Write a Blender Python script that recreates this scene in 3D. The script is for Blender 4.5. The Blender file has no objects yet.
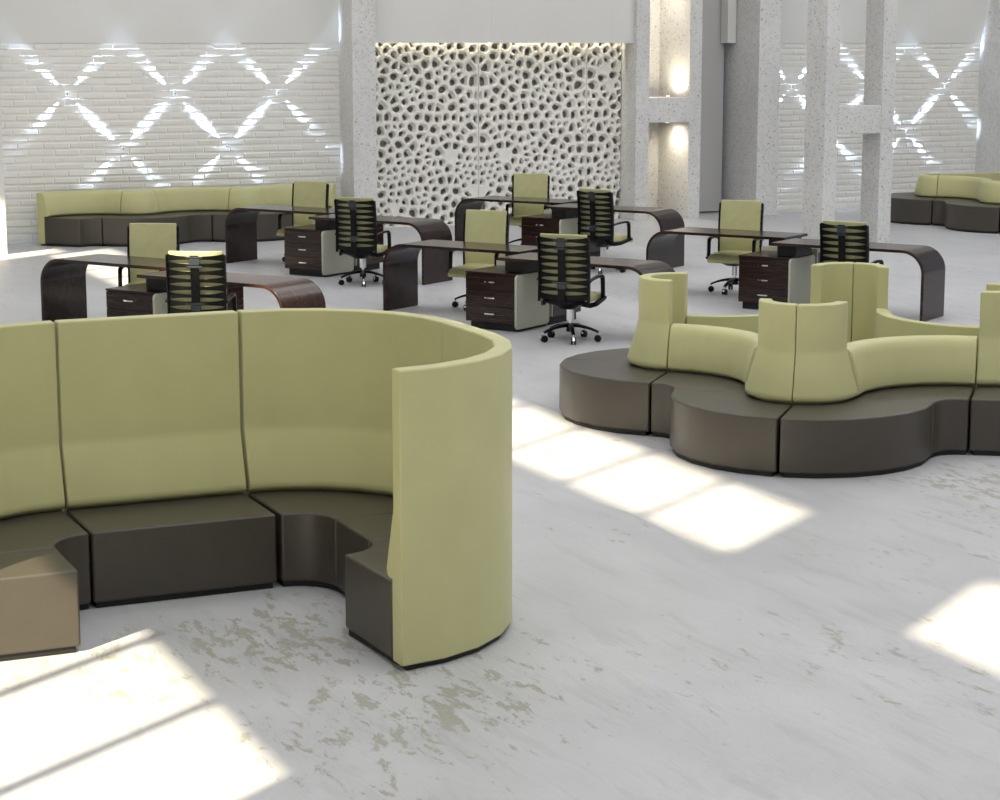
import bpy, bmesh, math, random
from mathutils import Vector, Matrix
import numpy as np

random.seed(7)
scene = bpy.context.scene
COL = scene.collection
PI = math.pi

# ------------------------------------------------------------------ helpers
def new_mat(name):
    m = bpy.data.materials.new(name); m.use_nodes = True
    nt = m.node_tree
    return m, nt, nt.nodes['Principled BSDF']

def N(nt, t, **kw):
    n = nt.nodes.new(t)
    for k, v in kw.items():
        if k.startswith('i_'):
            n.inputs[k[2:].replace('_', ' ')].default_value = v
        else:
            setattr(n, k, v)
    return n

def ramp(nt, stops):
    r = nt.nodes.new('ShaderNodeValToRGB')
    e = r.color_ramp.elements
    while len(e) < len(stops): e.new(0.5)
    for el, (p, c) in zip(e, stops):
        el.position = p; el.color = (c[0], c[1], c[2], 1)
    return r

def mixc(nt, fac, a, b, mode='MIX'):
    m = nt.nodes.new('ShaderNodeMix'); m.data_type = 'RGBA'; m.blend_type = mode
    for sock, v in ((m.inputs[0], fac), (m.inputs[6], a), (m.inputs[7], b)):
        if hasattr(v, 'is_linked'): nt.links.new(v, sock)
        elif isinstance(v, (int, float)): sock.default_value = v
        else: sock.default_value = (v[0], v[1], v[2], 1)
    return m.outputs[2]

def bump(nt, h, strength, dist, normal=None):
    b = nt.nodes.new('ShaderNodeBump')
    b.inputs['Strength'].default_value = strength
    b.inputs['Distance'].default_value = dist
    nt.links.new(h, b.inputs['Height'])
    if normal: nt.links.new(normal, b.inputs['Normal'])
    return b.outputs['Normal']

def simple(name, col, rough=.5, metal=0., noise=0., nscale=30., bmp=0., spec=.5, coat=0., sheen=0.):
    m, nt, p = new_mat(name)
    p.inputs['Roughness'].default_value = rough
    p.inputs['Metallic'].default_value = metal
    p.inputs['Specular IOR Level'].default_value = spec
    p.inputs['Coat Weight'].default_value = coat
    p.inputs['Coat Roughness'].default_value = .06
    p.inputs['Sheen Weight'].default_value = sheen
    p.inputs['Sheen Roughness'].default_value = .4
    p.inputs['Base Color'].default_value = (*col, 1)
    if noise or bmp:
        tc = N(nt, 'ShaderNodeTexCoord')
        nz = N(nt, 'ShaderNodeTexNoise', i_Scale=nscale, i_Detail=5.)
        nt.links.new(tc.outputs['Object'], nz.inputs['Vector'])
        if noise:
            d = tuple(c*(1-noise) for c in col); l = tuple(min(1, c*(1+noise)) for c in col)
            r = ramp(nt, [(.3, d), (.7, l)])
            nt.links.new(nz.outputs['Fac'], r.inputs[0]); nt.links.new(r.outputs[0], p.inputs['Base Color'])
        if bmp:
            nt.links.new(bump(nt, nz.outputs['Fac'], bmp, .01), p.inputs['Normal'])
    return m

M = {}
M['green'] = simple('green_upholstery', (.54, .53, .27), .50, noise=.035, nscale=3.5, bmp=.05, spec=.35, sheen=.1)
M['brown'] = simple('taupe_upholstery', (.060, .052, .041), .40, noise=.06, nscale=4., bmp=.05, spec=.5)
M['plinth'] = simple('black_plinth', (.008, .008, .008), .6)
M['pad'] = simple('green_leather', (.54, .53, .27), .42, noise=.04, nscale=12., bmp=.08, spec=.5)
M['black'] = simple('black_plastic', (.003, .003, .0035), .3, spec=.22)
M['spine'] = simple('blue_grey_plastic', (.022, .030, .040), .25, spec=.6)
M['chrome'] = simple('chrome', (.8, .8, .8), .12, metal=1.)
M['beige'] = simple('cream_panel', (.50, .50, .40), .45, noise=.02, nscale=8.)
M['white_wall'] = simple('smooth_white_wall', (.74, .735, .71), .7, noise=.015, nscale=.6)
M['brick'] = simple('white_painted_brick', (.80, .79, .75), .42, noise=.03, nscale=7., bmp=.35, spec=.5)
M['mortar'] = simple('white_mortar', (.84, .83, .79), .7)
M['lattice'] = simple('white_lattice', (.88, .865, .81), .55, noise=.01, nscale=4.)
M['behind'] = simple('taupe_backing_wall', (.46, .44, .39), .8)
M['grey_door'] = simple('grey_panel', (.52, .515, .505), .5)
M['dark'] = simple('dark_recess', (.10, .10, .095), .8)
M['ceiling'] = simple('ceiling_white', (.75, .75, .74), .8)

def wood():
    m, nt, p = new_mat('dark_wenge_veneer')
    tc = N(nt, 'ShaderNodeTexCoord'); uv = N(nt, 'ShaderNodeUVMap')
    mp = N(nt, 'ShaderNodeMapping'); mp.inputs['Scale'].default_value = (1.2, 42., 1.)
    nt.links.new(uv.outputs[0], mp.inputs[0])
    nz = N(nt, 'ShaderNodeTexNoise', i_Scale=1.6, i_Detail=6., i_Distortion=.15)
    nt.links.new(mp.outputs[0], nz.inputs['Vector'])
    r = ramp(nt, [(.32, (.008, .0038, .003)), (.52, (.022, .0095, .007)), (.75, (.075, .033, .020))])
    nt.links.new(nz.outputs['Fac'], r.inputs[0]); nt.links.new(r.outputs[0], p.inputs['Base Color'])
    p.inputs['Roughness'].default_value = .22
    p.inputs['Specular IOR Level'].default_value = .38
    p.inputs['Coat Weight'].default_value = .08; p.inputs['Coat Roughness'].default_value = .08
    return m
M['wood'] = wood()

def concrete(name, base):
    m, nt, p = new_mat(name)
    geo = N(nt, 'ShaderNodeNewGeometry')
    n1 = N(nt, 'ShaderNodeTexNoise', i_Scale=.9, i_Detail=6.)
    n2 = N(nt, 'ShaderNodeTexNoise', i_Scale=14., i_Detail=4.)
    v = N(nt, 'ShaderNodeTexVoronoi', i_Scale=10.); v2 = N(nt, 'ShaderNodeTexVoronoi', i_Scale=27.)
    for n in (n1, n2, v, v2): nt.links.new(geo.outputs['Position'], n.inputs['Vector'])
    b = base
    r1 = ramp(nt, [(.3, tuple(x*.90 for x in b)), (.7, tuple(min(1, x*1.06) for x in b))])
    nt.links.new(n1.outputs['Fac'], r1.inputs[0])
    r2 = ramp(nt, [(.30, (.90, .90, .90)), (.55, (1, 1, 1))]); nt.links.new(n2.outputs['Fac'], r2.inputs[0])
    c = mixc(nt, 1., r1.outputs[0], r2.outputs[0], 'MULTIPLY')
    # pits: only some voronoi cells carry a dark pore
    def pores(vv, rad, thr):
        r3 = ramp(nt, [(rad*.55, (1, 1, 1)), (rad, (0, 0, 0))]); nt.links.new(vv.outputs['Distance'], r3.inputs[0])
        sep = N(nt, 'ShaderNodeSeparateColor'); nt.links.new(vv.outputs['Color'], sep.inputs[0])
        gt = N(nt, 'ShaderNodeMath', operation='GREATER_THAN'); gt.inputs[1].default_value = thr
        nt.links.new(sep.outputs[0], gt.inputs[0])
        mu = N(nt, 'ShaderNodeMath', operation='MULTIPLY')
        nt.links.new(r3.outputs[0], mu.inputs[0]); nt.links.new(gt.outputs[0], mu.inputs[1])
        return mu.outputs[0]
    pa = pores(v, .20, .66); pb = pores(v2, .30, .5)
    mx = N(nt, 'ShaderNodeMath', operation='MAXIMUM'); nt.links.new(pa, mx.inputs[0]); nt.links.new(pb, mx.inputs[1])
    c = mixc(nt, mx.outputs[0], c, tuple(x*.42 for x in b))
    nt.links.new(c, p.inputs['Base Color'])
    p.inputs['Roughness'].default_value = .62
    nt.links.new(bump(nt, n2.outputs['Fac'], .25, .02), p.inputs['Normal'])
    return m
M['concrete'] = concrete('pitted_concrete', (.72, .715, .70))

def floor_mat():
    m, nt, p = new_mat('worn_painted_concrete_floor')
    geo = N(nt, 'ShaderNodeNewGeometry')
    P = geo.outputs['Position']
    def noise(scale, detail, rot=0., sc=(1, 1, 1), rough=.5, dist=0.):
        mp = N(nt, 'ShaderNodeMapping'); mp.inputs['Rotation'].default_value = (0, 0, rot); mp.inputs['Scale'].default_value = sc
        nt.links.new(P, mp.inputs[0])
        n = N(nt, 'ShaderNodeTexNoise', i_Scale=scale, i_Detail=detail, i_Roughness=rough, i_Distortion=dist)
        nt.links.new(mp.outputs[0], n.inputs['Vector'])
        return n.outputs['Fac']
    big = noise(.35, 4.); mid = noise(2.2, 6., .6, (1, .45, 1)); streak = noise(7., 8., .10, (1, .16, 1), .62, .3)
    worn = noise(6.5, 12., -.6, (1.5, .6, 1), .74, .3); wmask = noise(.55, 3.)
    # where traffic has worn the paint: inside the booth, in front of the star sofa
    def spot(x, y, rad):
        d = N(nt, 'ShaderNodeVectorMath', operation='DISTANCE'); d.inputs[1].default_value = (x, y, 0); nt.links.new(P, d.inputs[0])
        mr = N(nt, 'ShaderNodeMapRange'); mr.inputs[1].default_value = 0; mr.inputs[2].default_value = rad; mr.inputs[3].default_value = 1; mr.inputs[4].default_value = 0
        nt.links.new(d.outputs['Value'], mr.inputs[0]); return mr.outputs[0]
    acc = None
    for (x, y, rad) in ((3.15, 9.9, 1.6), (3.3, 8.7, 1.3), (9.0, 11.3, 1.5)):
        o = spot(x, y, rad)
        if acc is None: acc = o
        else:
            mm = N(nt, 'ShaderNodeMath', operation='MAXIMUM'); nt.links.new(acc, mm.inputs[0]); nt.links.new(o, mm.inputs[1]); acc = mm.outputs[0]
    wm = N(nt, 'ShaderNodeMath', operation='MULTIPLY_ADD'); wm.inputs[1].default_value = .38; nt.links.new(acc, wm.inputs[0]); nt.links.new(wmask, wm.inputs[2]); wmask = wm.outputs[0]
    r = ramp(nt, [(.3, (.49, .495, .515)), (.7, (.565, .57, .59))]); nt.links.new(big, r.inputs[0])
    r2 = ramp(nt, [(.3, (.90, .90, .90)), (.62, (1, 1, 1))]); nt.links.new(mid, r2.inputs[0])
    c = mixc(nt, 1., r.outputs[0], r2.outputs[0], 'MULTIPLY')
    r3 = ramp(nt, [(.36, (.84, .84, .84)), (.46, (1, 1, 1))]); nt.links.new(streak, r3.inputs[0])
    c = mixc(nt, .55, c, r3.outputs[0], 'MULTIPLY')
    # worn-through patches showing khaki grey screed
    s = N(nt, 'ShaderNodeMath', operation='MULTIPLY_ADD'); s.inputs[1].default_value = .35; 
    nt.links.new(wmask, s.inputs[0]); nt.links.new(worn, s.inputs[2])
    r4 = ramp(nt, [(.80, (0, 0, 0)), (.825, (1, 1, 1))]); nt.links.new(s.outputs[0], r4.inputs[0])
    c = mixc(nt, r4.outputs[0], c, (.375, .37, .325))
    nt.links.new(c, p.inputs['Base Color'])
    rr = N(nt, 'ShaderNodeMapRange'); rr.inputs[3].default_value = .34; rr.inputs[4].default_value = .52
    nt.links.new(mid, rr.inputs[0]); nt.links.new(rr.outputs[0], p.inputs['Roughness'])
    p.inputs['Specular IOR Level'].default_value = .4
    r5 = ramp(nt, [(.40, (0, 0, 0)), (.52, (1, 1, 1))]); nt.links.new(streak, r5.inputs[0])
    nb = bump(nt, r5.outputs[0], .22, .006)
    inv = ramp(nt, [(.795, (1, 1, 1)), (.83, (0, 0, 0))]); nt.links.new(s.outputs[0], inv.inputs[0])
    nb = bump(nt, inv.outputs[0], .35, .006, nb)
    fleck = noise(26., 8., -.5, (1, .5, 1), .7); patchy = noise(1.1, 3.)
    fm = N(nt, 'ShaderNodeMath', operation='MULTIPLY_ADD'); fm.inputs[1].default_value = .5; nt.links.new(patchy, fm.inputs[0]); nt.links.new(fleck, fm.inputs[2])
    r6 = ramp(nt, [(.80, (0, 0, 0)), (.86, (1, 1, 1))]); nt.links.new(fm.outputs[0], r6.inputs[0])
    nb = bump(nt, r6.outputs[0], .3, .006, nb)
    nt.links.new(nb, p.inputs['Normal'])
    return m
M['floor'] = floor_mat()

def emis(name, col, st):
    m, nt, p = new_mat(name)
    p.inputs['Base Color'].default_value = (*col, 1)
    p.inputs['Emission Color'].default_value = (*col, 1); p.inputs['Emission Strength'].default_value = st
    return m
M['lamp_warm'] = emis('warm_lamp', (1., .86, .6), 6.)
M['lamp_cool'] = emis('cool_lamp', (.8, .9, 1.), 4.)

def to_obj(name, bm, mat, parent=None, smooth=None, bevel=0., bseg=2, mats=None):
    me = bpy.data.meshes.new(name)
    bmesh.ops.recalc_face_normals(bm, faces=bm.faces)
    if smooth is not None:
        for f in bm.faces: f.smooth = True
        for e in bm.edges:
            if len(e.link_faces) == 2 and e.calc_face_angle(0) > smooth: e.smooth = False
    bm.to_mesh(me); bm.free()
    for mm in (mats or [mat]): me.materials.append(mm)
    o = bpy.data.objects.new(name, me); COL.objects.link(o)
    if parent: o.parent = parent
    if bevel:
        b = o.modifiers.new('bevel', 'BEVEL'); b.width = bevel; b.segments = bseg
        b.limit_method = 'ANGLE'; b.angle_limit = math.radians(40); b.harden_normals = True
        for f in me.polygons: f.use_smooth = True
    return o

def empty(name, loc=(0, 0, 0), rz=0.):
    o = bpy.data.objects.new(name, None); COL.objects.link(o)
    o.location = loc; o.rotation_euler = (0, 0, rz); o.empty_display_size = .2
    return o

def tag(o, label, cat, group=None):
    o['label'] = label; o['category'] = cat
    if group: o['group'] = group
    return o

def struct(o):
    o['kind'] = 'structure'; return o

def box(bm, x0, x1, y0, y1, z0, z1):
    vs = [bm.verts.new((x, y, z)) for z in (z0, z1) for y in (y0, y1) for x in (x0, x1)]
    for f in ((0, 2, 3, 1), (4, 5, 7, 6), (0, 1, 5, 4), (2, 6, 7, 3), (0, 4, 6, 2), (1, 3, 7, 5)):
        bm.faces.new([vs[i] for i in f])

def loft(bm, rings, cap=True, closed=True, loop=False):
    R = [[bm.verts.new(p) for p in r] for r in rings]
    n = len(R[0])
    pairs = list(zip(R, R[1:])) + ([(R[-1], R[0])] if loop else [])
    for A, B in pairs:
        for i in range(n if closed else n-1):
            j = (i+1) % n
            bm.faces.new((A[i], A[j], B[j], B[i]))
    if cap and not loop:
        bm.faces.new(R[0][::-1]); bm.faces.new(R[-1])

def tube(bm, pts, rad, seg=8, cap=True):
    pts = [Vector(p) for p in pts]
    rads = rad if isinstance(rad, (list, tuple)) else [rad]*len(pts)
    rings = []; prev = None
    for i, p in enumerate(pts):
        d = (pts[min(i+1, len(pts)-1)] - pts[max(i-1, 0)]).normalized()
        up = Vector((0, 0, 1)) if abs(d.z) < .95 else Vector((1, 0, 0))
        if prev is not None: up = prev
        a = d.cross(up).normalized(); b = a.cross(d).normalized(); prev = b
        rings.append([p + rads[i]*(math.cos(t)*a + math.sin(t)*b) for t in [2*PI*k/seg for k in range(seg)]])
    loft(bm, rings, cap)

def ribbon(bm, pts, wdir, w, th, cap=True):
    """rectangular bar swept along pts; wdir = width direction, thickness perpendicular"""
    pts = [Vector(p) for p in pts]; wd = Vector(wdir).normalized()
    rings = []
    for i, p in enumerate(pts):
        d = (pts[min(i+1, len(pts)-1)] - pts[max(i-1, 0)]).normalized()
        n = d.cross(wd).normalized()
        ww = w[i] if isinstance(w, (list, tuple)) else w
        tt = th[i] if isinstance(th, (list, tuple)) else th
        rings.append([p + sx*wd*ww/2 + sy*n*tt/2 for sx, sy in ((-1, -1), (1, -1), (1, 1), (-1, 1))])
    loft(bm, rings, cap)

def cyl(bm, c, r0, r1, h, seg=20, axis='z'):
    c = Vector(c)
    rings = []
    for k, (r, t) in enumerate(((r0, 0), (r1, h))):
        ring = []
        for i in range(seg):
            a = 2*PI*i/seg
            v = {'z': Vector((r*math.cos(a), r*math.sin(a), t)), 'x': Vector((t, r*math.cos(a), r*math.sin(a))),
                 'y': Vector((r*math.cos(a), t, r*math.sin(a)))}[axis]
            ring.append(c+v)
        rings.append(ring)
    loft(bm, rings)

# ------------------------------------------------------------------ camera
H = 3.1; PSI = math.radians(24.4); FPX = 2030.; PITCH = math.atan(357./FPX)
cam = bpy.data.cameras.new('camera'); co = bpy.data.objects.new('camera', cam); COL.objects.link(co)
cam.sensor_width = 36.; cam.sensor_fit = 'HORIZONTAL'; cam.lens = FPX/1000.*36.
cam.clip_end = 500
co.location = (0, 0, H); co.rotation_euler = (PI/2-PITCH, 0, -PSI)
scene.camera = co

# ------------------------------------------------------------------ room shell
YW = 32.05     # brick wall plane
HC = 11.
bm = bmesh.new(); box(bm, -3, 42, -9, 36, -.2, 0)
struct(to_obj('floor', bm, M['floor']))
bm = bmesh.new(); box(bm, -3, 42, -9, 36, HC, HC+.3)
struct(to_obj('ceiling', bm, M['ceiling']))

# brick walls with real relief
def brick_wall(name, x0, x1, z1, seed):
    rnd = random.Random(seed)
    bm = bmesh.new(); box(bm, x0, x1, YW+.030, YW+.4, 0, z1)
    for f in bm.faces: f.material_index = 1
    rh = .1095; bl = .41; g = .006
    r = 0; z = z1 - rh*math.ceil(z1/rh)
    while z < z1-.01:
        zz0 = max(z, 0); zz1 = min(z+rh, z1)
        x = x0 - (bl*.5 if r % 2 else 0) - rnd.random()*.08
        while x < x1:
            L = bl*(1+rnd.uniform(-.06, .06))
            a = max(x, x0); b = min(x+L, x1)
            if b-a > .03:
                d = .006+rnd.random()*.006; tb = rnd.uniform(-.002, .004); t2 = rnd.uniform(-.004, .004)
                # face tilts outward from its lower edge to its top, pillowed arris
                y_t = YW+.030-d*.2+t2; y_b = YW+.030-d-tb; e = .010
                za, zb = zz0+g/2, zz1-g/2; xa, xb = a+g/2, b-g/2
                back = [(xa, YW+.055, za), (xb, YW+.055, za), (xb, YW+.055, zb), (xa, YW+.055, zb)]
                mid = [(xa, y_b+.012, za), (xb, y_b+.012, za), (xb, y_t+.010, zb), (xa, y_t+.010, zb)]
                ez = .021; fr = [(xa+e, y_b+tb, za+ez*1.3), (xb-e, y_b+rnd.uniform(0, .004), za+ez), (xb-e, y_t-.003, zb-ez), (xa+e, y_t-.004, zb-ez)]
                loft(bm, [back, mid, fr])
            x += L
        z += rh; r += 1
    return struct(to_obj(name, bm, None, mats=[M['brick'], M['mortar']]))
brick_wall('wall_back_left', 5.9, 11.66, H, 3)
brick_wall('wall_back_right', 19.86, 24.9, H, 5)

def sbox(name, mat, *b, bevel=0.):
    bm = bmesh.new(); box(bm, *b); return struct(to_obj(name, bm, mat, bevel=bevel))
# smooth upper wall bands, panelled by narrow vertical joints
def band(name, x0, x1, y, joints):
    bm = bmesh.new(); xs = [x0]+joints+[x1]
    for a, b in zip(xs, xs[1:]): box(bm, a+.001, b-.001, y, y+.12, H, HC)
    box(bm, x0, x1, y+.02, y+.35, H+.004, HC)
    return struct(to_obj(name, bm, M['white_wall']))
band('wall_back_upper_left', 5.5, 11.66, YW+.012, [])
band('wall_back_upper_centre', 12.03, 17.03, 31.86, [14.3, 16.6])
band('wall_back_upper_right', 19.86, 24.95, YW+.012, [20.6, 22.6, 23.4])
sbox('wall_back_centre', M['behind'], 11.9, 17.6, 32.47, 32.84, 0, H+.24)
sbox('trim_1', M['white_wall'], 12.03, 17.0, 32.0, 32.84, H+.26, H+.35)
sbox('wall_back_side', M['white_wall'], -2.5, 5.777, 30.5, 32.6, 0, HC)

# right concrete wall that leans outward above head height
bm = bmesh.new()
prof = [(24.63, 0), (24.63, 3.12), (26.1, 9.0), (26.1, HC), (28, HC), (28, 0)]
loft(bm, [[(x, 29.0, z) for x, z in prof], [(x, 33.0, z) for x, z in prof]])
struct(to_obj('wall_right', bm, M['concrete']))

# left concrete pillar
sbox('trim_2', M['concrete'], 11.63, 12.04, 31.45, 33.0, 0, HC, bevel=.01)
# framed niche pillar: front with two openings
YN = 31.75
bm = bmesh.new()
x0, xa, xb, x1 = 17.02, 17.275, 18.09, 18.33
box(bm, x0, xa, YN, 32.9, 0, HC); box(bm, xb, x1, YN, 32.9, 0, HC)
box(bm, xa, xb, YN, 32.9, 1.72, 2.145)
box(bm, xa, xb, 32.86, 33.0, 0, HC)
box(bm, xa, xb, YN, 32.9, 4.6, 5.0)
struct(to_obj('wall_niche', bm, M['concrete']))
# joint line in niche
sbox('trim_3', M['white_wall'], xa, xb, 32.845, 32.86, 2.98, 3.0)
# recessed grey sliding panel and dark gap next to the deep pillar
sbox('door_1', M['grey_door'], 18.2, 19.335, 32.68, 32.74, .03, HC)
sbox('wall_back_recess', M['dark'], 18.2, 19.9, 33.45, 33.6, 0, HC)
sbox('wall_back_upper_recess', M['white_wall'], 19.25, 19.425, 32.42, 32.66, H, HC)
# deep pillar
sbox('trim_4', M['concrete'], 19.44, 19.89, 31.63, 33.6, 0, HC, bevel=.01)

# free-standing H-shaped concrete frame
fr = empty('concrete_frame', (18.1, 26.8, 0))
tag(fr, 'free-standing H-shaped pitted concrete frame behind the right desks', 'concrete frame')
def fpart(n, x0, x1, y0, y1, z0, z1):
    bm = bmesh.new(); box(bm, x0-18.1, x1-18.1, y0-26.8, y1-26.8, z0, z1)
    return to_obj(n, bm, M['concrete'], fr, bevel=.012)
fpart('post', 17.48, 17.72, 26.5, 27.06, 0, HC)
fpart('post', 18.515, 18.757, 26.5, 26.99, 0, HC)
fpart('crossbeam', 17.72, 18.515, 26.5, 26.95, 1.718, 2.145)
fpart('crossbeam', 17.72, 18.515, 26.5, 26.95, 5.2, 5.7)

# ------------------------------------------------------------------ left wall with two tiers of windows (lets the sun in)
XW = -2.5; K = .88; TA = .687
Z1 = (K*(0.0-XW), K*(2.68-XW)); Z2 = (K*(6.33-XW), K*(7.44-XW))
WINS = [(-3.16, 2.57, [Z1, Z2]), (4.37, 10.10, [Z1, Z2]), (11.90, 15.5, [Z1, Z2]), (19.43, 24.0, [Z1, Z2]),
        (24.1, 25.2, [(K*(5.4-XW), K*(6.70-XW))])]
bm = bmesh.new(); T = .10
edge = -9
for ya, yb, zz in WINS:
    box(bm, XW-T, XW, edge, ya, 0, HC); edge = yb
    z0 = 0
    for za, zb in zz: box(bm, XW-T, XW, ya, yb, z0, za); z0 = zb
    box(bm, XW-T, XW, ya, yb, z0, HC)
box(bm, XW-T, XW, edge, 33, 0, HC)
struct(to_obj('wall_left', bm, M['white_wall']))
n = 1
for ya, yb, zz in WINS:
    for za, zb in zz:
        bm = bmesh.new(); nb = max(1, int(round((yb-ya)/1.15)))
        for k in range(1, nb):
            y = ya+(yb-ya)*k/nb; box(bm, XW-.07, XW-.03, y-.045, y+.045, za, zb)
        for y in (ya, yb-.04): box(bm, XW-.08, XW-.02, y, y+.04, za, zb)
        struct(to_obj('window_%d' % n, bm, M['black'])); n += 1

# ------------------------------------------------------------------ perforated white lattice screen
def clip(poly, a, b):
    """keep the part of poly nearer to a than to b"""
    mx, my = (a[0]+b[0])/2, (a[1]+b[1])/2; dx, dy = b[0]-a[0], b[1]-a[1]
    out = []
    f = [(p[0]-mx)*dx+(p[1]-my)*dy for p in poly]
    for i in range(len(poly)):
        j = (i+1) % len(poly)
        if f[i] <= 0: out.append(poly[i])
        if (f[i] < 0) != (f[j] < 0) and f[i] != f[j]:
            t = f[i]/(f[i]-f[j]); out.append((poly[i][0]+t*(poly[j][0]-poly[i][0]), poly[i][1]+t*(poly[j][1]-poly[i][1])))
    return out
def tile_cells(W, Hh, seed):
    rnd = random.Random(seed)
    pts = []
    tries = 0
    while tries < 26000:
        tries += 1
        p = (rnd.uniform(.03, W-.03), rnd.uniform(.02, Hh-.02))
        big = tries < 9000 and rnd.random() < .8
        r = rnd.uniform(.20, .275) if big else rnd.uniform(.085, .15)
        if all((p[0]-q[0])**2+(p[1]-q[1])**2 > (((r+q[2])*.5)**2) for q in pts): pts.append((p[0], p[1], r))
    cells = []
    for i, a in enumerate(pts):
        poly = [(0, 0), (W, 0), (W, Hh), (0, Hh)]
        nb = sorted(range(len(pts)), key=lambda j: (pts[j][0]-a[0])**2+(pts[j][1]-a[1])**2)[1:22]
        for j in nb: poly = clip(poly, a, pts[j])
        if len(poly) >= 3: cells.append(poly)
    return cells
LX0, LX1, LY, LZ = 12.04, 17.05, 32.30, 3.34
def lattice_panel(x0, W, cut, mirror, cells, name, label):
    bm = bmesh.new(); rnd = random.Random(11)
    D = .085
    for poly in cells:
        # drop tiny edges, subdivide long ones
        P = []
        m = len(poly)
        for i in range(m):
            a, b = poly[i], poly[(i+1) % m]
            L = math.hypot(a[0]-b[0], a[1]-b[1])
            k = max(1, int(round(L/.035)))
            for t in range(k): P.append((a[0]+(b[0]-a[0])*t/k, a[1]+(b[1]-a[1])*t/k))
        cx = sum(p[0] for p in P)/len(P); cz = sum(p[1] for p in P)/len(P)
        area = abs(sum(poly[i][0]*poly[(i+1) % m][1]-poly[(i+1) % m][0]*poly[i][1] for i in range(m)))/2
        solid = rnd.random() < .02
        if mirror: P = [(W-p[0], p[1]) for p in P]; cx = W-cx
        if x0+cx > cut: continue
        S = list(P)
        for it in range(3):
            S = [((S[i-1][0]+S[i][0]*2+S[(i+1) % len(S)][0])/4, (S[i-1][1]+S[i][1]*2+S[(i+1) % len(S)][1])/4) for i in range(len(S))]
        r = math.sqrt(area/PI)
        f1 = max(.45, 1-.023/r); f2 = max(.25, 1-.040/r)*rnd.uniform(.72, .98)
        ox, oz = rnd.uniform(-.10, .10)*r, rnd.uniform(-.20, .0)*r
        clampx = lambda x: min(x0+x, cut)
        ring = lambda Q, f, y, dx=0, dz=0: [bm.verts.new((clampx(cx+(q[0]-cx)*f+dx), y, cz+(q[1]-cz)*f+dz)) for q in Q]
        R = [ring(P, 1, LY), ring(S, (1+f1)/2, LY-.003), ring(S, f1, LY+.002)]
        if solid:
            R = R[:1]; bm.faces.new(R[0]); continue
        R += [ring(S, (f1*.55+f2*.45), LY+.05, ox*.4, oz*.4), ring(S, f2, LY+D*.85, ox, oz), ring(S, f2*.97, LY+D, ox, oz)]
        for A, B in zip(R, R[1:]):
            for i in range(len(A)):
                j = (i+1) % len(A); 
                try: bm.faces.new((A[i], A[j], B[j], B[i]))
                except ValueError: pass
    bmesh.ops.remove_doubles(bm, verts=bm.verts, dist=.0008)
    me = bpy.data.meshes.new(name)
    bmesh.ops.recalc_face_normals(bm, faces=bm.faces)
    for f in bm.faces: f.smooth = True
    for e in bm.edges:
        if len(e.link_faces) == 2 and e.calc_face_angle(0) > .55: e.smooth = False
    bm.to_mesh(me); bm.free(); me.materials.append(M['lattice'])
    o = bpy.data.objects.new(name, me); COL.objects.link(o)
    tag(o, label, 'lattice panel', 'perforated lattice panels')
    return o
TW = 2.07
cells = tile_cells(TW, LZ, 21)
lattice_panel(14.245-TW-.004, TW, 99, True, cells, 'lattice_panel', 'left white perforated lattice panel, next to the narrow concrete pillar')
lattice_panel(14.245+.004, TW, 99, False, cells, 'lattice_panel', 'middle white perforated lattice panel of the organic screen')
lattice_panel(14.245+TW+.010, TW, 17.01, True, cells, 'lattice_panel', 'narrow right white perforated lattice panel, beside the lit niche')

# ------------------------------------------------------------------ modular sofas
R_IN, R_OUT, DEP = .24, 1.0, .76
def arc(cx, cy, kind, a0, a1):
    """kind 'v' convex (back at r=.24) or 'c' concave (back at r=1.0); angles in degrees"""
    a0, a1 = math.radians(a0), math.radians(a1)
    def f(o, t):
        r = (R_IN+o) if kind == 'v' else (R_OUT-o)
        a = a0+(a1-a0)*t
        return (cx+r*math.cos(a), cy+r*math.sin(a))
    return f, max(6, int(abs(a1-a0)/90*18))
def line(xa, ya, xb, yb, nx, ny):
    """back runs a->b, (nx,ny) points to the front"""
    def f(o, t): return (xa+(xb-xa)*t+nx*o, ya+(yb-ya)*t+ny*o)
    return f, 2
def rot(seg, th, ox, oy):
    f, n = seg; c, s = math.cos(th), math.sin(th)
    def g(o, t):
        x, y = f(o, t); return (x*c-y*s+ox, x*s+y*c+oy)
    return g, n
def sweep(name, seg, prof, mat, parent, e0=0., e1=0., bevel=.012, smooth=.6):
    f, n = seg
    # end gaps measured in metres along the middle of the seat
    a = f(.45, 0); b = f(.45, 1); L = max(.2, math.hypot(a[0]-b[0], a[1]-b[1]))
    t0, t1 = e0/L, 1-e1/L
    bm = bmesh.new(); rings = []
    for k in range(n+1):
        t = t0+(t1-t0)*k/n
        rings.append([(*f(o, t), z) for o, z in prof])
    loft(bm, rings)
    bmesh.ops.recalc_face_normals(bm, faces=bm.faces)
    me = bpy.data.meshes.new(name); 
    for ff in bm.faces: ff.smooth = True
    bm.to_mesh(me); bm.free(); me.materials.append(mat)
    o = bpy.data.objects.new(name, me); COL.objects.link(o); o.parent = parent
    if parent: 
        px, py = parent.location.x, parent.location.y
        me.transform(Matrix.Translation((-px, -py, 0)))
    bv = o.modifiers.new('bevel', 'BEVEL'); bv.width = bevel; bv.segments = 3
    bv.limit_method = 'ANGLE'; bv.angle_limit = math.radians(32); bv.harden_normals = True
    return o
SEATZ = .44
P_SEAT = [(.125, .035), (.76, .035), (.76, .425), (.752, .437), (.74, .44), (.125, .44)]
P_SEAT = [(.125, .035), (.76, .035), (.76, .44), (.125, .44)]
P_FOOT = [(.13, 0), (.735, 0), (.735, .05), (.13, .05)]
P_PFOOT = [(.025, 0), (.10, 0), (.10, .03), (.025, .03)]
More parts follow.
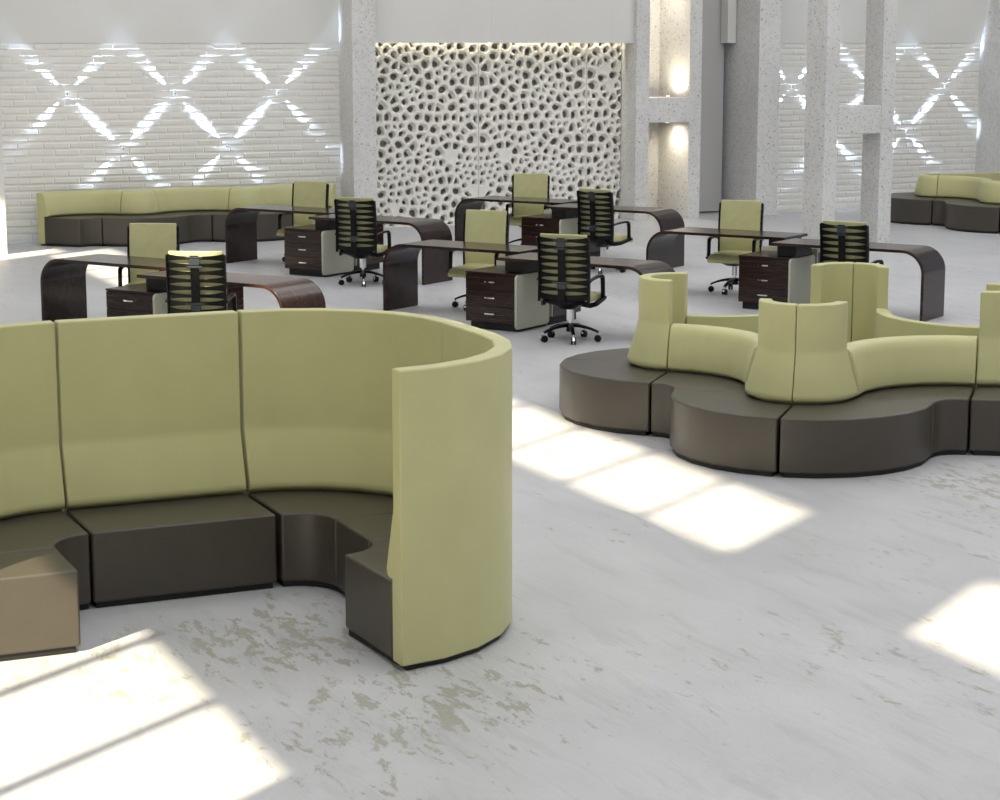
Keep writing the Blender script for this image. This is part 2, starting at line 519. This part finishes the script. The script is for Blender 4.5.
def p_back(top, brk, taper=True):
    if taper:   # tall board: straight panel above, cushion swelling below the break
        return [(0, .03), (.12, .03), (.12, .452), (.165, .452), (.186, .466), (.192, .490), (.189, .510), (.107, brk-.02), (.1005, brk+.004), (.10, brk+.03), (.10, top-.03), (.10, top), (0, top)]
    return [(0, .03), (.12, .03), (.12, .452), (.175, .452), (.197, .468), (.200, .50), (.190, .58), (.170, .67), (.150, .74), (.135, .785), (.105, .812), (.07, top), (0, top)]
def bench(root, segs, heights, gaps=(.006, .006)):
    """segs in order; one seat, foot and backrest each; heights: top z of each backrest"""
    m = len(segs)
    for i, (s, h) in enumerate(zip(segs, heights)):
        e0 = gaps[0] if i == 0 else .0012; e1 = gaps[1] if i == m-1 else .0012
        sweep('seat', s, P_SEAT, M['brown'], root, e0, e1, .016)
        sweep('plinth', s, P_FOOT, M['plinth'], root, e0+.02 if i == 0 else 0, e1+.02 if i == m-1 else 0, .002)
        low = h < 1.0
        b = sweep('backrest', s, p_back(h, .815, not low), M['green'], root, e0*.6, e1*.6, .012)
        sweep('foot', s, P_PFOOT, M['plinth'], b, e0+.02 if i == 0 else 0, e1+.02 if i == m-1 else 0, .002).location = (0, 0, 0)
    return root

# sweep() re-bases on the direct parent only; feet hang on the backrest whose origin is the root's
_old_sweep = sweep
def sweep(name, seg, prof, mat, parent, e0=0., e1=0., bevel=.012, smooth=.6):
    o = _old_sweep(name, seg, prof, mat, None, e0, e1, bevel, smooth)
    top = parent
    while top.parent: top = top.parent
    o.data.transform(Matrix.Translation((-top.location.x, -top.location.y, 0)))
    o.parent = parent
    return o

# booth (tall backs)
BT = 1.53; YB = 11.62
XL, XR = 2.443, 3.527
r_ = empty('booth_sofa', ((XL+XR)/2, 11.2, 0))
bench(r_, [line(XL, YB, XR, YB, 0, -1)], [BT], (.008, .008))
tag(r_, 'straight middle section of the near high-backed green booth', 'sofa', 'sections of the near high-backed booth')
r_ = empty('booth_sofa', (4.1, 10.35, 0))
bench(r_, [arc(3.55, 10.62, 'c', 91.2, 0), line(4.55, 10.62, 4.55, 10.08, -1, 0), arc(3.55, 10.08, 'c', 0, -88.2)], [BT]*3, (.008, .0))
tag(r_, 'curved right end section of the near high-backed green booth', 'sofa', 'sections of the near high-backed booth')
r_ = empty('booth_sofa', (1.9, 10.6, 0))
bench(r_, [line(XL-1, 10.08, XL-1, 10.62, 1, 0), arc(XL, 10.62, 'c', 180, 90)], [BT]*2, (.0, .008))
tag(r_, 'left corner section of the near high-backed booth, seat end in sunlight', 'sofa', 'sections of the near high-backed booth')

# star shaped wave sofas
TH = math.radians(47)
def star(ox, oy, tall, low, which, labels, group):
    W_, N_, E_, S_ = (15.26, 2.70), (16.5, 3.94), (17.74, 2.70), (16.5, 1.46)
    nw, ne, sw, se = (15.26, 3.94), (17.74, 3.94), (15.26, 1.46), (17.74, 1.46)
    mods = {
        'N': ([(N_, 'v', 180, 90), (N_, 'v', 90, 0)], [tall, tall]),
        'NW': ([(nw, 'c', 0, -90), (W_, 'v', 90, 180)], [low, tall]),
        'SW': ([(W_, 'v', 180, 270), (sw, 'c', 90, 0)], [tall, low]),
        'S': ([(S_, 'v', 180, 270), (S_, 'v', 270, 360)], [tall, tall]),
        'SE': ([(se, 'c', 180, 90), (E_, 'v', 270, 360)], [low, tall]),
        'NE': ([(E_, 'v', 0, 90), (ne, 'c', 270, 180)], [tall, low]),
    }
    dth = math.radians(1.0) if tall > 1 else 0.
    th = TH+dth
    ox += 15.26*(math.cos(TH)-math.cos(th))-2.70*(math.sin(TH)-math.sin(th)); oy += 15.26*(math.sin(TH)-math.sin(th))+2.70*(math.cos(TH)-math.cos(th))
    for k in which:
        segs, hs = mods[k]
        ss = [rot(arc(c[0], c[1], kd, a0, a1), th, ox, oy) for c, kd, a0, a1 in segs]
        mx, my = ss[0][0](.4, 1.)
        r = empty('wave_sofa', (mx, my, 0))
        bench(r, ss, hs, (.007, .007))
        tag(r, labels[k], 'sofa', group)
LOW, TALL = .82, 1.18
star(0, 0, TALL, LOW, ['N', 'NW', 'SW', 'S', 'SE', 'NE'], {
    'N': 'leftmost rounded section of the star-shaped sofa, tall curved back, beside the sun patch',
    'NW': 'star-shaped sofa section with left half of the nearest round seat',
    'SW': 'star-shaped sofa section with right half of the nearest round seat',
    'S': 'tall-backed star-shaped sofa section cut off by the right edge of the picture',
    'SE': 'rear right section of the star-shaped sofa, low back seen from behind',
    'NE': 'rear left section of the star-shaped sofa, behind the leftmost tall back'}, 'sections of the star-shaped sofa')
star(13.54, 14.76, LOW, LOW, ['N', 'NW', 'SW', 'NE'], {
    'N': 'leftmost section of the distant low-backed sofa, beside the concrete frame',
    'NW': 'middle section of the distant low-backed sofa by the right brick wall',
    'SW': 'distant low-backed sofa section cut off by the right edge of the picture',
    'NE': 'rear section of the distant low-backed sofa, behind its green front backs'}, 'sections of the distant low sofa')

# long wavy sofa along the left brick wall
C1x, CyC, CyV = 7.17, 30.89, 31.77
P = 1.24/math.sqrt(2)
def chain_c(k): return arc(C1x+2*P*k, CyC, 'c', 135, 45)
def chain_v(k): return arc(C1x+2*P*k+P, CyV, 'v', 225, 315)
for k, lab in enumerate(['left end section of the long wall sofa, with green end panel',
                         'middle section of the long wavy sofa along the left brick wall',
                         'right section of the long wavy sofa along the left brick wall']):
    segs = [chain_c(0)] if k == 0 else [chain_v(k-1), chain_c(k)]
    m = segs[-1][0](.4, .5)
    r = empty('wall_sofa', (m[0], m[1], 0))
    bench(r, segs, [LOW]*len(segs), (.0 if k == 0 else .007, .007))
    tag(r, lab, 'sofa', 'sections of the long wall sofa')

# ------------------------------------------------------------------ copying
def copy_tree(o, parent=None):
    c = o.copy(); COL.objects.link(c)
    if parent: c.parent = parent
    for ch in o.children: copy_tree(ch, c)
    return c

# ------------------------------------------------------------------ desks
LD, WD, ZT, TD, DU, DW = 1.889, .664, .803, .034, 2.017, -.638
def uv_strip(me, fn):
    uvl = me.uv_layers.new(name='UVMap')
    for p in me.polygons:
        for li in p.loop_indices:
            v = me.vertices[me.loops[li].vertex_index].co
            uvl.data[li].uv = fn(v, p.normal)
def make_desk():
    """leg at s=0, top runs to s=LD; local x = s, y = w"""
    root = empty('waterfall_desk')
    RB = .27
    out = [(0, 0)]
    for k in range(13):
        a = PI-(PI/2)*k/12
        out.append((RB+RB*math.cos(a), ZT-RB+RB*math.sin(a)))
    out.append((LD, ZT))
    inn = [(LD, ZT-TD)]
    ri = RB-TD
    for k in range(13):
        a = PI/2+(PI/2)*k/12
        inn.append((RB+ri*math.cos(a), ZT-RB+ri*math.sin(a)))
    inn.append((TD, 0))
    prof = out+inn
    bm = bmesh.new()
    loft(bm, [[(s, w, z) for s, z in prof] for w in (0, WD)])
    o = to_obj('desk_top', bm, M['wood'], root, smooth=.5)
    def fn(v, n):
        # distance along the slab so grain follows the bend
        if v.z > ZT-RB-.001 and v.x < RB:
            a = math.atan2(v.z-(ZT-RB), v.x-RB); L = (ZT-RB)+RB*(PI-a)
        elif v.x < RB: L = v.z
        else: L = (ZT-RB)+RB*PI/2+(v.x-RB)
        return (L, v.y)
    uv_strip(o.data, fn)
    b = o.modifiers.new('bevel', 'BEVEL'); b.width = .003; b.segments = 2; b.limit_method = 'ANGLE'; b.angle_limit = math.radians(50)
    bm = bmesh.new(); box(bm, LD-.27, LD-.03, .13, .56, .64, ZT-TD)
    to_obj('riser', bm, M['plinth'], root, bevel=.004)
    return root
def make_cabinet():
    """drawers face -y; local origin = front left bottom; x 0..57"""
    root = empty('drawer_cabinet')
    Wc, Dc = .645, .66
    bm = bmesh.new(); box(bm, 0, Wc, .02, Dc, .085, .615); box(bm, -.004, Wc, -.004, Dc, .617, .638)
    o = to_obj('body', bm, M['wood'], root, bevel=.003); uv_strip(o.data, lambda v, n: (v.x+v.y, v.z))
    bm = bmesh.new(); box(bm, .03, Wc, .06, Dc-.02, 0, .085); to_obj('plinth', bm, M['plinth'], root)
    for k in range(3):
        z0 = .088+k*.1755
        bm = bmesh.new(); box(bm, .002, Wc-.002, 0, .019, z0, z0+.1715)
        d = to_obj('drawer', bm, M['wood'], root, bevel=.002); uv_strip(d.data, lambda v, n: (v.x, v.z))
        bm = bmesh.new(); zc = z0+.095
        pts = [(Wc/2-.065, 0, zc), (Wc/2-.06, -.018, zc), (Wc/2-.03, -.024, zc), (Wc/2+.03, -.024, zc), (Wc/2+.06, -.018, zc), (Wc/2+.065, 0, zc)]
        ribbon(bm, pts, (0, 0, 1), .014, .006); to_obj('handle', bm, M['chrome'], d, smooth=.6)
    # cream side panel with rounded corners
    bm = bmesh.new(); prof = []
    y0, y1, z0, z1, r = -.015, Dc+.005, .03, .625, .045
    for (cy, cz, a0) in ((y1-r, z1-r, 0), (y0+r, z1-r, 90), (y0+r, z0+r, 180), (y1-r, z0+r, 270)):
        for k in range(6):
            a = math.radians(a0+90*k/5); prof.append((cy+r*math.cos(a), cz+r*math.sin(a)))
    loft(bm, [[(x, y, z) for y, z in prof] for x in (Wc+.001, Wc+.031)])
    to_obj('side_panel', bm, M['beige'], root, bevel=.006)
    bm = bmesh.new(); box(bm, -.03, Wc, Dc+.002, Dc+.022, .10, .692)
    to_obj('back_panel', bm, M['beige'], root, bevel=.005)
    return root

AU = math.radians(-57.4)
U = Vector((math.cos(AU), math.sin(AU), 0)); Wv = Vector((-math.sin(AU), math.cos(AU), 0))
WS = [(4.528, 22.107), (8.373, 27.942), (8.519, 22.101), (12.051, 28.230), (12.122, 22.305)]
desk0 = make_desk(); cab0 = make_cabinet()
place = ['front left desk pair behind booth', 'back left desk pair before wall sofa',
         'centre front desk pair', 'back centre desk pair before lattice screen', 'right desk pair before concrete frame']
dl = ['dark wooden desk with curved leg at left, '+p for p in place]
dr = ['dark wooden desk with curved leg at right, '+p for p in place]
cl = ['dark drawer pedestal with drawers facing viewer, '+p for p in place]
cr = ['rear pedestal with drawers turned away, '+p for p in place]
def at(i, s, w):
    return Vector((WS[i][0], WS[i][1], 0))+U*s+Wv*w
first = True
for i in range(5):
    for kind in ('L', 'R'):
        d = desk0 if first else copy_tree(desk0)
        c = cab0 if first else copy_tree(cab0)
        first = False
        if kind == 'L':
            d.location = at(i, 0, 0); d.rotation_euler = (0, 0, AU)
            c.location = at(i, 2.285, .70); c.rotation_euler = (0, 0, AU+PI)
            tag(d, dl[i], 'desk', 'waterfall desks'); tag(c, cr[i], 'cabinet', 'desk pedestals')
        else:
            d.location = at(i, DU+LD, DW+WD); d.rotation_euler = (0, 0, AU+PI)
            c.location = at(i, 1.62, -.67); c.rotation_euler = (0, 0, AU)
            tag(d, dr[i], 'desk', 'waterfall desks'); tag(c, cl[i], 'cabinet', 'desk pedestals')

# ------------------------------------------------------------------ office chair (faces +y, origin on floor under the column)
def make_chair():
    root = empty('office_chair')
    # five-star base
    base = bmesh.new()
    for k in range(5):
        a = math.radians(90-8+72*k); dx, dy = math.cos(a), math.sin(a)
        pts = []
        for t in range(9):
            r = .03+.275*t/8; z = .165-.065*(t/8)**2
            pts.append((dx*r, dy*r, z))
        ribbon(base, pts, (-dy, dx, 0), [.05-.018*t/8 for t in range(9)], [.035-.014*t/8 for t in range(9)])
    cyl(base, (0, 0, .10), .045, .035, .075)
    bo = to_obj('star_base', base, M['black'], root, smooth=.7)
    for k in range(5):
        a = math.radians(90-8+72*k); dx, dy = math.cos(a), math.sin(a); r = .30
        cm = bmesh.new()
        px, py = -dy, dx
        # two wheels
        for s in (-1, 1):
            c = Vector((dx*r+px*.016*s, dy*r+py*.018*s, .037)); rings = []
            for (off, rad) in ((-.009, .028), (-.007, .037), (.007, .037), (.010, .028)):
                rings.append([c+Vector((px, py, 0))*off+Vector((dx*math.cos(t), dy*math.cos(t), math.sin(t)))*rad for t in [2*PI*j/14 for j in range(14)]])
            loft(cm, rings)
        co_ = to_obj('caster', cm, M['black'], root, smooth=.6)
        hm = bmesh.new(); cyl(hm, (dx*r, dy*r, .06), .012, .012, .045, 10)
        rings = []
        for w2 in (-.012, .012):
            rings.append([Vector((dx*r+px*w2, dy*r+py*w2, .040))+Vector((dx*math.cos(t), dy*math.cos(t), math.sin(t)))*.041 for t in [PI*j/8 for j in range(9)]])
        loft(hm, rings)
        to_obj('caster_hood', hm, M['chrome'], co_, smooth=.6)
    g = bmesh.new(); cyl(g, (0, 0, .15), .016, .016, .11, 16); cyl(g, (0, 0, .215), .041, .041, .165, 24); cyl(g, (0, 0, .36), .042, .042, .012, 24)
    to_obj('gas_column', g, M['chrome'], root, smooth=.7)
    for ch in list(root.children): ch.data.transform(Matrix.Translation((0, -.05, 0)))
    for ch in list(root.children):
        for gc in ch.children: gc.data.transform(Matrix.Translation((0, -.05, 0)))
    # seat mechanism and under shell
    s = bmesh.new()
    rings = []
    for t, (z, hx, y0, y1) in enumerate(((.345, .07, -.13, .08), (.385, .13, -.20, .16), (.42, .22, -.25, .20), (.435, .25, -.26, .22))):
        rings.append([(-hx, y0, z), (-hx*.4, y0-.02, z), (hx*.4, y0-.02, z), (hx, y0, z), (hx, y1, z), (hx*.4, y1+.02, z), (-hx*.4, y1+.02, z), (-hx, y1, z)])
    loft(s, rings)
    to_obj('seat_shell', s, M['black'], root, smooth=.9, bevel=.006)
    # seat cushion with waterfall front and rolled back
    prof = [(-.215, .445), (-.19, .438), (.12, .430), (.22, .418), (.275, .400), (.292, .408), (.296, .425), (.285, .445), (.25, .468), (.18, .485), (.05, .490), (-.10, .484), (-.185, .488), (-.205, .497), (-.222, .492), (-.228, .46)]
    bm = bmesh.new(); rings = []
    for x, k in ((-.262, .0), (-.255, .010), (-.235, .016), (-.10, .018), (.10, .018), (.235, .016), (.255, .010), (.262, .0)):
        rings.append([(x, y, z+(k if z > .46 else -k*.3)) for y, z in prof])
    loft(bm, rings)
    to_obj('seat_cushion', bm, M['pad'], root, smooth=1.0)
    # back: gently S-curved plane
    def yb(z):     # y of the pad's front surface
        t = (z-.45)/.69
        return -.205-.035*math.sin(PI*min(1, max(0, t)))*-1*.6-.035*t
    zs_ = [.50+(1.145-.50)*k/16 for k in range(17)]
    bm = bmesh.new(); rings = []
    xs = [-.262, -.20, -.10, 0, .10, .20, .262]
    dish = lambda x: .022*(1-(x/.262)**2)
    cl_ = []
    for z in zs_:
        f_ = [(x, yb(z)-dish(x), z) for x in xs]; b_ = [(x, yb(z)-dish(x)-.026, z) for x in reversed(xs)]
        cl_.append(f_+b_)
    loft(bm, cl_)
    to_obj('back_pad', bm, M['pad'], root, bevel=.010, bseg=3)
    # horizontal back slats, bowed backwards
    zl = [.495+.0735*k for k in range(9)]
    for k, z in enumerate(zl):
        bm = bmesh.new(); pts = []
        hgt = .046 if k in (0, 8) else .034
        for j in range(15):
            x = -.275+.55*j/14; u_ = (x/.275)
            pts.append((x, yb(z)-.040-.050*(1-u_*u_), z))
        w_ = [hgt*(.55+.45*abs(-1+2*j/14.)) if k not in (0, 8) else hgt for j in range(15)]
        ribbon(bm, pts, (0, 0, 1), [.073-.042*(1-abs(-1+2*j/14.)**2.4)**.7 for j in range(15)], .008)
        to_obj('back_slat', bm, M['black'], root, smooth=.6)
    # side rails
    for s_ in (-1, 1):
        bm = bmesh.new()
        pts = [(s_*.278, yb(z)-.030, z) for z in [.43+(1.108-.43)*k/12 for k in range(13)]]
        ribbon(bm, pts, (0, 1, 0), .055, .016)
        for z in zl:      # small rivets
            box(bm, s_*.286-.004, s_*.286+.004, yb(z)-.045, yb(z)-.015, z-.008, z+.008)
        to_obj('side_rail', bm, M['black'], root, smooth=.6, bevel=.003)
    # spine
    bm = bmesh.new()
    pts = [(0, yb(z)-.102, z) for z in [.44+(1.11-.44)*k/14 for k in range(15)]]
    ribbon(bm, pts, (1, 0, 0), .085, .014)
    sp = to_obj('spine', bm, M['black'], root, smooth=.6, bevel=.004)
    for z, hh, ww in ((1.045, .06, .10), (1.09, .02, .16), (.998, .02, .15), (.60, .05, .095), (.640, .022, .20)):
        bm = bmesh.new(); y = yb(z)-.112; box(bm, -ww/2, ww/2, y-.006, y+.010, z-hh/2, z+hh/2)
        to_obj('spine_cover', bm, M['spine'], sp, bevel=.003)
    # lower carrier joining back and seat
    bm = bmesh.new(); rings = []
    for (z, hx, y0, y1) in ((.345, .08, -.17, -.05), (.385, .13, -.22, -.07), (.43, .21, -.275, -.16), (.485, .277, -.28, -.225)):
        rings.append([(-hx, y1, z), (-hx, y0+.03, z), (-hx*.5, y0, z), (hx*.5, y0, z), (hx, y0+.03, z), (hx, y1, z)])
    loft(bm, rings)
    to_obj('back_carrier', bm, M['black'], root, smooth=.8)
    # arms: loop from the rail forward, down to the seat side, and back underneath
    for s_ in (-1, 1):
        bm = bmesh.new(); x = s_*.292
        pts = [(x, -.245, .655), (x, -.19, .672), (x, -.10, .683), (x, .02, .690), (x, .09, .688), (x, .125, .672), (x, .138, .64), (x, .142, .58), (x, .146, .50), (x, .150, .455)]
        ribbon(bm, pts, (1, 0, 0), [.030, .034, .042, .046, .046, .044, .042, .04, .04, .04], [.016, .018, .022, .024, .026, .030, .032, .032, .034, .036])
        pts = [(x, .21, .452), (x, .17, .445), (x, .08, .428), (x, -.06, .405), (x*.9, -.18, .40), (x*.75, -.24, .42)]
        ribbon(bm, pts, (1, 0, 0), .040, [.022, .038, .042, .045, .05, .05])
        to_obj('armrest', bm, M['black'], root, smooth=.7, bevel=.004)
    return root
chair0 = make_chair()
CA = math.radians(42)
tops = {0: ((5.339, 18.807), (5.758, 21.95)), 1: ((9.111, 24.6), (9.488, 27.423)), 2: ((9.305, 18.916), (9.819, 22.033)),
        3: ((12.62, 24.692), (13.087, 27.722)), 4: ((12.841, 19.015), (13.378, 22.114))}
turn = {0: (21, 21), 1: (1, 0), 2: (0, 1), 3: (-15, 12), 4: (-10, 0)}
lf = ['green office chair, black slatted back to viewer, '+p for p in place]
lr = ['green office chair facing the viewer, '+p for p in place]
first = True
for i in range(5):
    for j in (0, 1):
        c = chair0 if first else copy_tree(chair0); first = False
        sg = 1 if j == 0 else -1
        a = CA+math.radians(turn[i][j]); bx, by = tops[i][j]
        if j == 1 and i in (1, 3):      # stand clear of the desk, same line of sight
            k_ = 1.012; bx *= k_; by *= k_
        c.location = (bx+sg*.255*math.cos(a), by+sg*.255*math.sin(a), 0)
        c.rotation_euler = (0, 0, a-PI/2+(0 if j == 0 else PI))
        tag(c, (lf if j == 0 else lr)[i], 'office chair', 'green office chairs with slatted backs')

# ------------------------------------------------------------------ lamps
def light(name, kind, loc, energy, col=(1, 1, 1), **kw):
    l = bpy.data.lights.new(name, kind); l.energy = energy; l.color = col
    for k, v in kw.items(): setattr(l, k, v)
    o = bpy.data.objects.new(name, l); COL.objects.link(o); o.location = loc
    return o
def aim(o, d):
    o.rotation_euler = Vector(d).to_track_quat('-Z', 'Y').to_euler()

fx = [(7.10, 2.315, 'upper left'), (8.83, 2.305, 'upper middle'), (10.555, 2.300, 'upper right'), (7.96, 1.443, 'lower left'), (9.69, 1.443, 'lower right'),
      (20.42, 2.305, 'upper left'), (22.13, 2.300, 'upper middle'), (23.84, 2.290, 'upper right'), (21.27, 1.455, 'lower left'), (22.98, 1.459, 'lower right')]
fix0 = None
for i, (x, z, pos) in enumerate(fx):
    if fix0 is None:
        fix0 = empty('wall_spotlight')
        bm = bmesh.new(); cyl(bm, (0, -.030, 0), .024, .024, .030, 16, 'y'); to_obj('housing', bm, M['grey_door'], fix0, smooth=.6)
        for k in range(4):
            a = math.radians(45+90*k); bm = bmesh.new()
            cyl(bm, (.022*math.cos(a), -.024, .022*math.sin(a)), .007, .007, .012, 10, 'y'); to_obj('lens', bm, M['lamp_cool'], fix0)
        f = fix0
    else: f = copy_tree(fix0)
    f.location = (x, YW+.018, z)
    side = 'left' if i < 5 else 'right'
    tag(f, 'small %s four-beam spotlight on the %s brick wall, casting a white cross' % (pos, side), 'wall light', 'four-beam wall spotlights')
    for k in range(4):
        a = math.radians(45+90*k+(-5 if k in (0, 2) else 5)*0); d = Vector((math.cos(a), .0, math.sin(a)))
        s = light('spot_beam', 'SPOT', Vector((x, YW-.022, z))+d*.03, 230, (.58, .75, 1.), spot_size=math.radians(20), spot_blend=1., shadow_soft_size=.006)
        aim(s, d+Vector((0, .085, 0)))

# warm lamps in the niche and over the lattice
for zz, d, e in ((2.20, 1, 26), (1.66, -1, 24)):
    f = empty('niche_lamp', (17.86, 32.12, 2.147 if d > 0 else 1.718))
    bm = bmesh.new(); cyl(bm, (0, 0, 0 if d > 0 else -.02), .045, .045, .02, 20); to_obj('rim', bm, M['chrome'], f, smooth=.6)
    bm = bmesh.new(); cyl(bm, (0, 0, .021 if d > 0 else -.023), .033, .033, .002, 20); to_obj('lens', bm, M['lamp_warm'], f)
    tag(f, 'warm uplight on the ledge of the upper wall niche' if d > 0 else 'warm downlight under the ledge in the lower wall niche', 'lamp')
    s = light('niche_light', 'SPOT', (17.86, 32.12, zz), e*1.5, (1., .87, .66), spot_size=math.radians(176), spot_blend=.9, shadow_soft_size=.10)
    aim(s, (.12, .0, d))
s = light('niche_light_top', 'SPOT', (17.7, 32.3, 4.5), 50, (1., .9, .72), spot_size=math.radians(120), spot_blend=.7, shadow_soft_size=.05); aim(s, (0, 0, -1))
cove = light('cove_strip', 'AREA', (14.6, 32.17, 3.33), 85, (1., .90, .68), shape='RECTANGLE', size=5.0, size_y=.16); aim(cove, (0, .15, -1))

# sun through the left windows
el = math.atan(K*math.cos(math.atan(TA)))
sd = Vector((1, TA, -K)).normalized()
sun = light('sun', 'SUN', (-20, -10, 20), 15., (1., .86, .60), angle=math.radians(.8)); aim(sun, sd)

# large soft fill areas added under the unseen ceiling for general brightness
for (x, y, sx, sy, e) in ((4, 6, 7, 7, 1.0), (12, 8, 7, 7, 1.0), (4, 17, 7, 7, 1.), (13, 17, 8, 7, 1.), (8, 26, 8, 6, 1.), (18, 26, 8, 6, 1.), (23, 15, 8, 8, 1.1), (22, 24, 6, 6, 1.1), (-1.5+3, -3, 8, 5, .8)):
    a = light('ceiling_fill', 'AREA', (x, y, HC-.15), 300*e, (.988, .988, 1.), shape='RECTANGLE', size=sx, size_y=sy)

w = bpy.data.worlds.new('world'); scene.world = w; w.use_nodes = True
w.node_tree.nodes['Background'].inputs[0].default_value = (.80, .88, 1., 1)
w.node_tree.nodes['Background'].inputs[1].default_value = .36

scene.view_settings.view_transform = 'Standard'; scene.view_settings.look = 'None'
scene.view_settings.gamma = 1.; scene.view_settings.use_curve_mapping = False
scene.view_settings.exposure = 0.
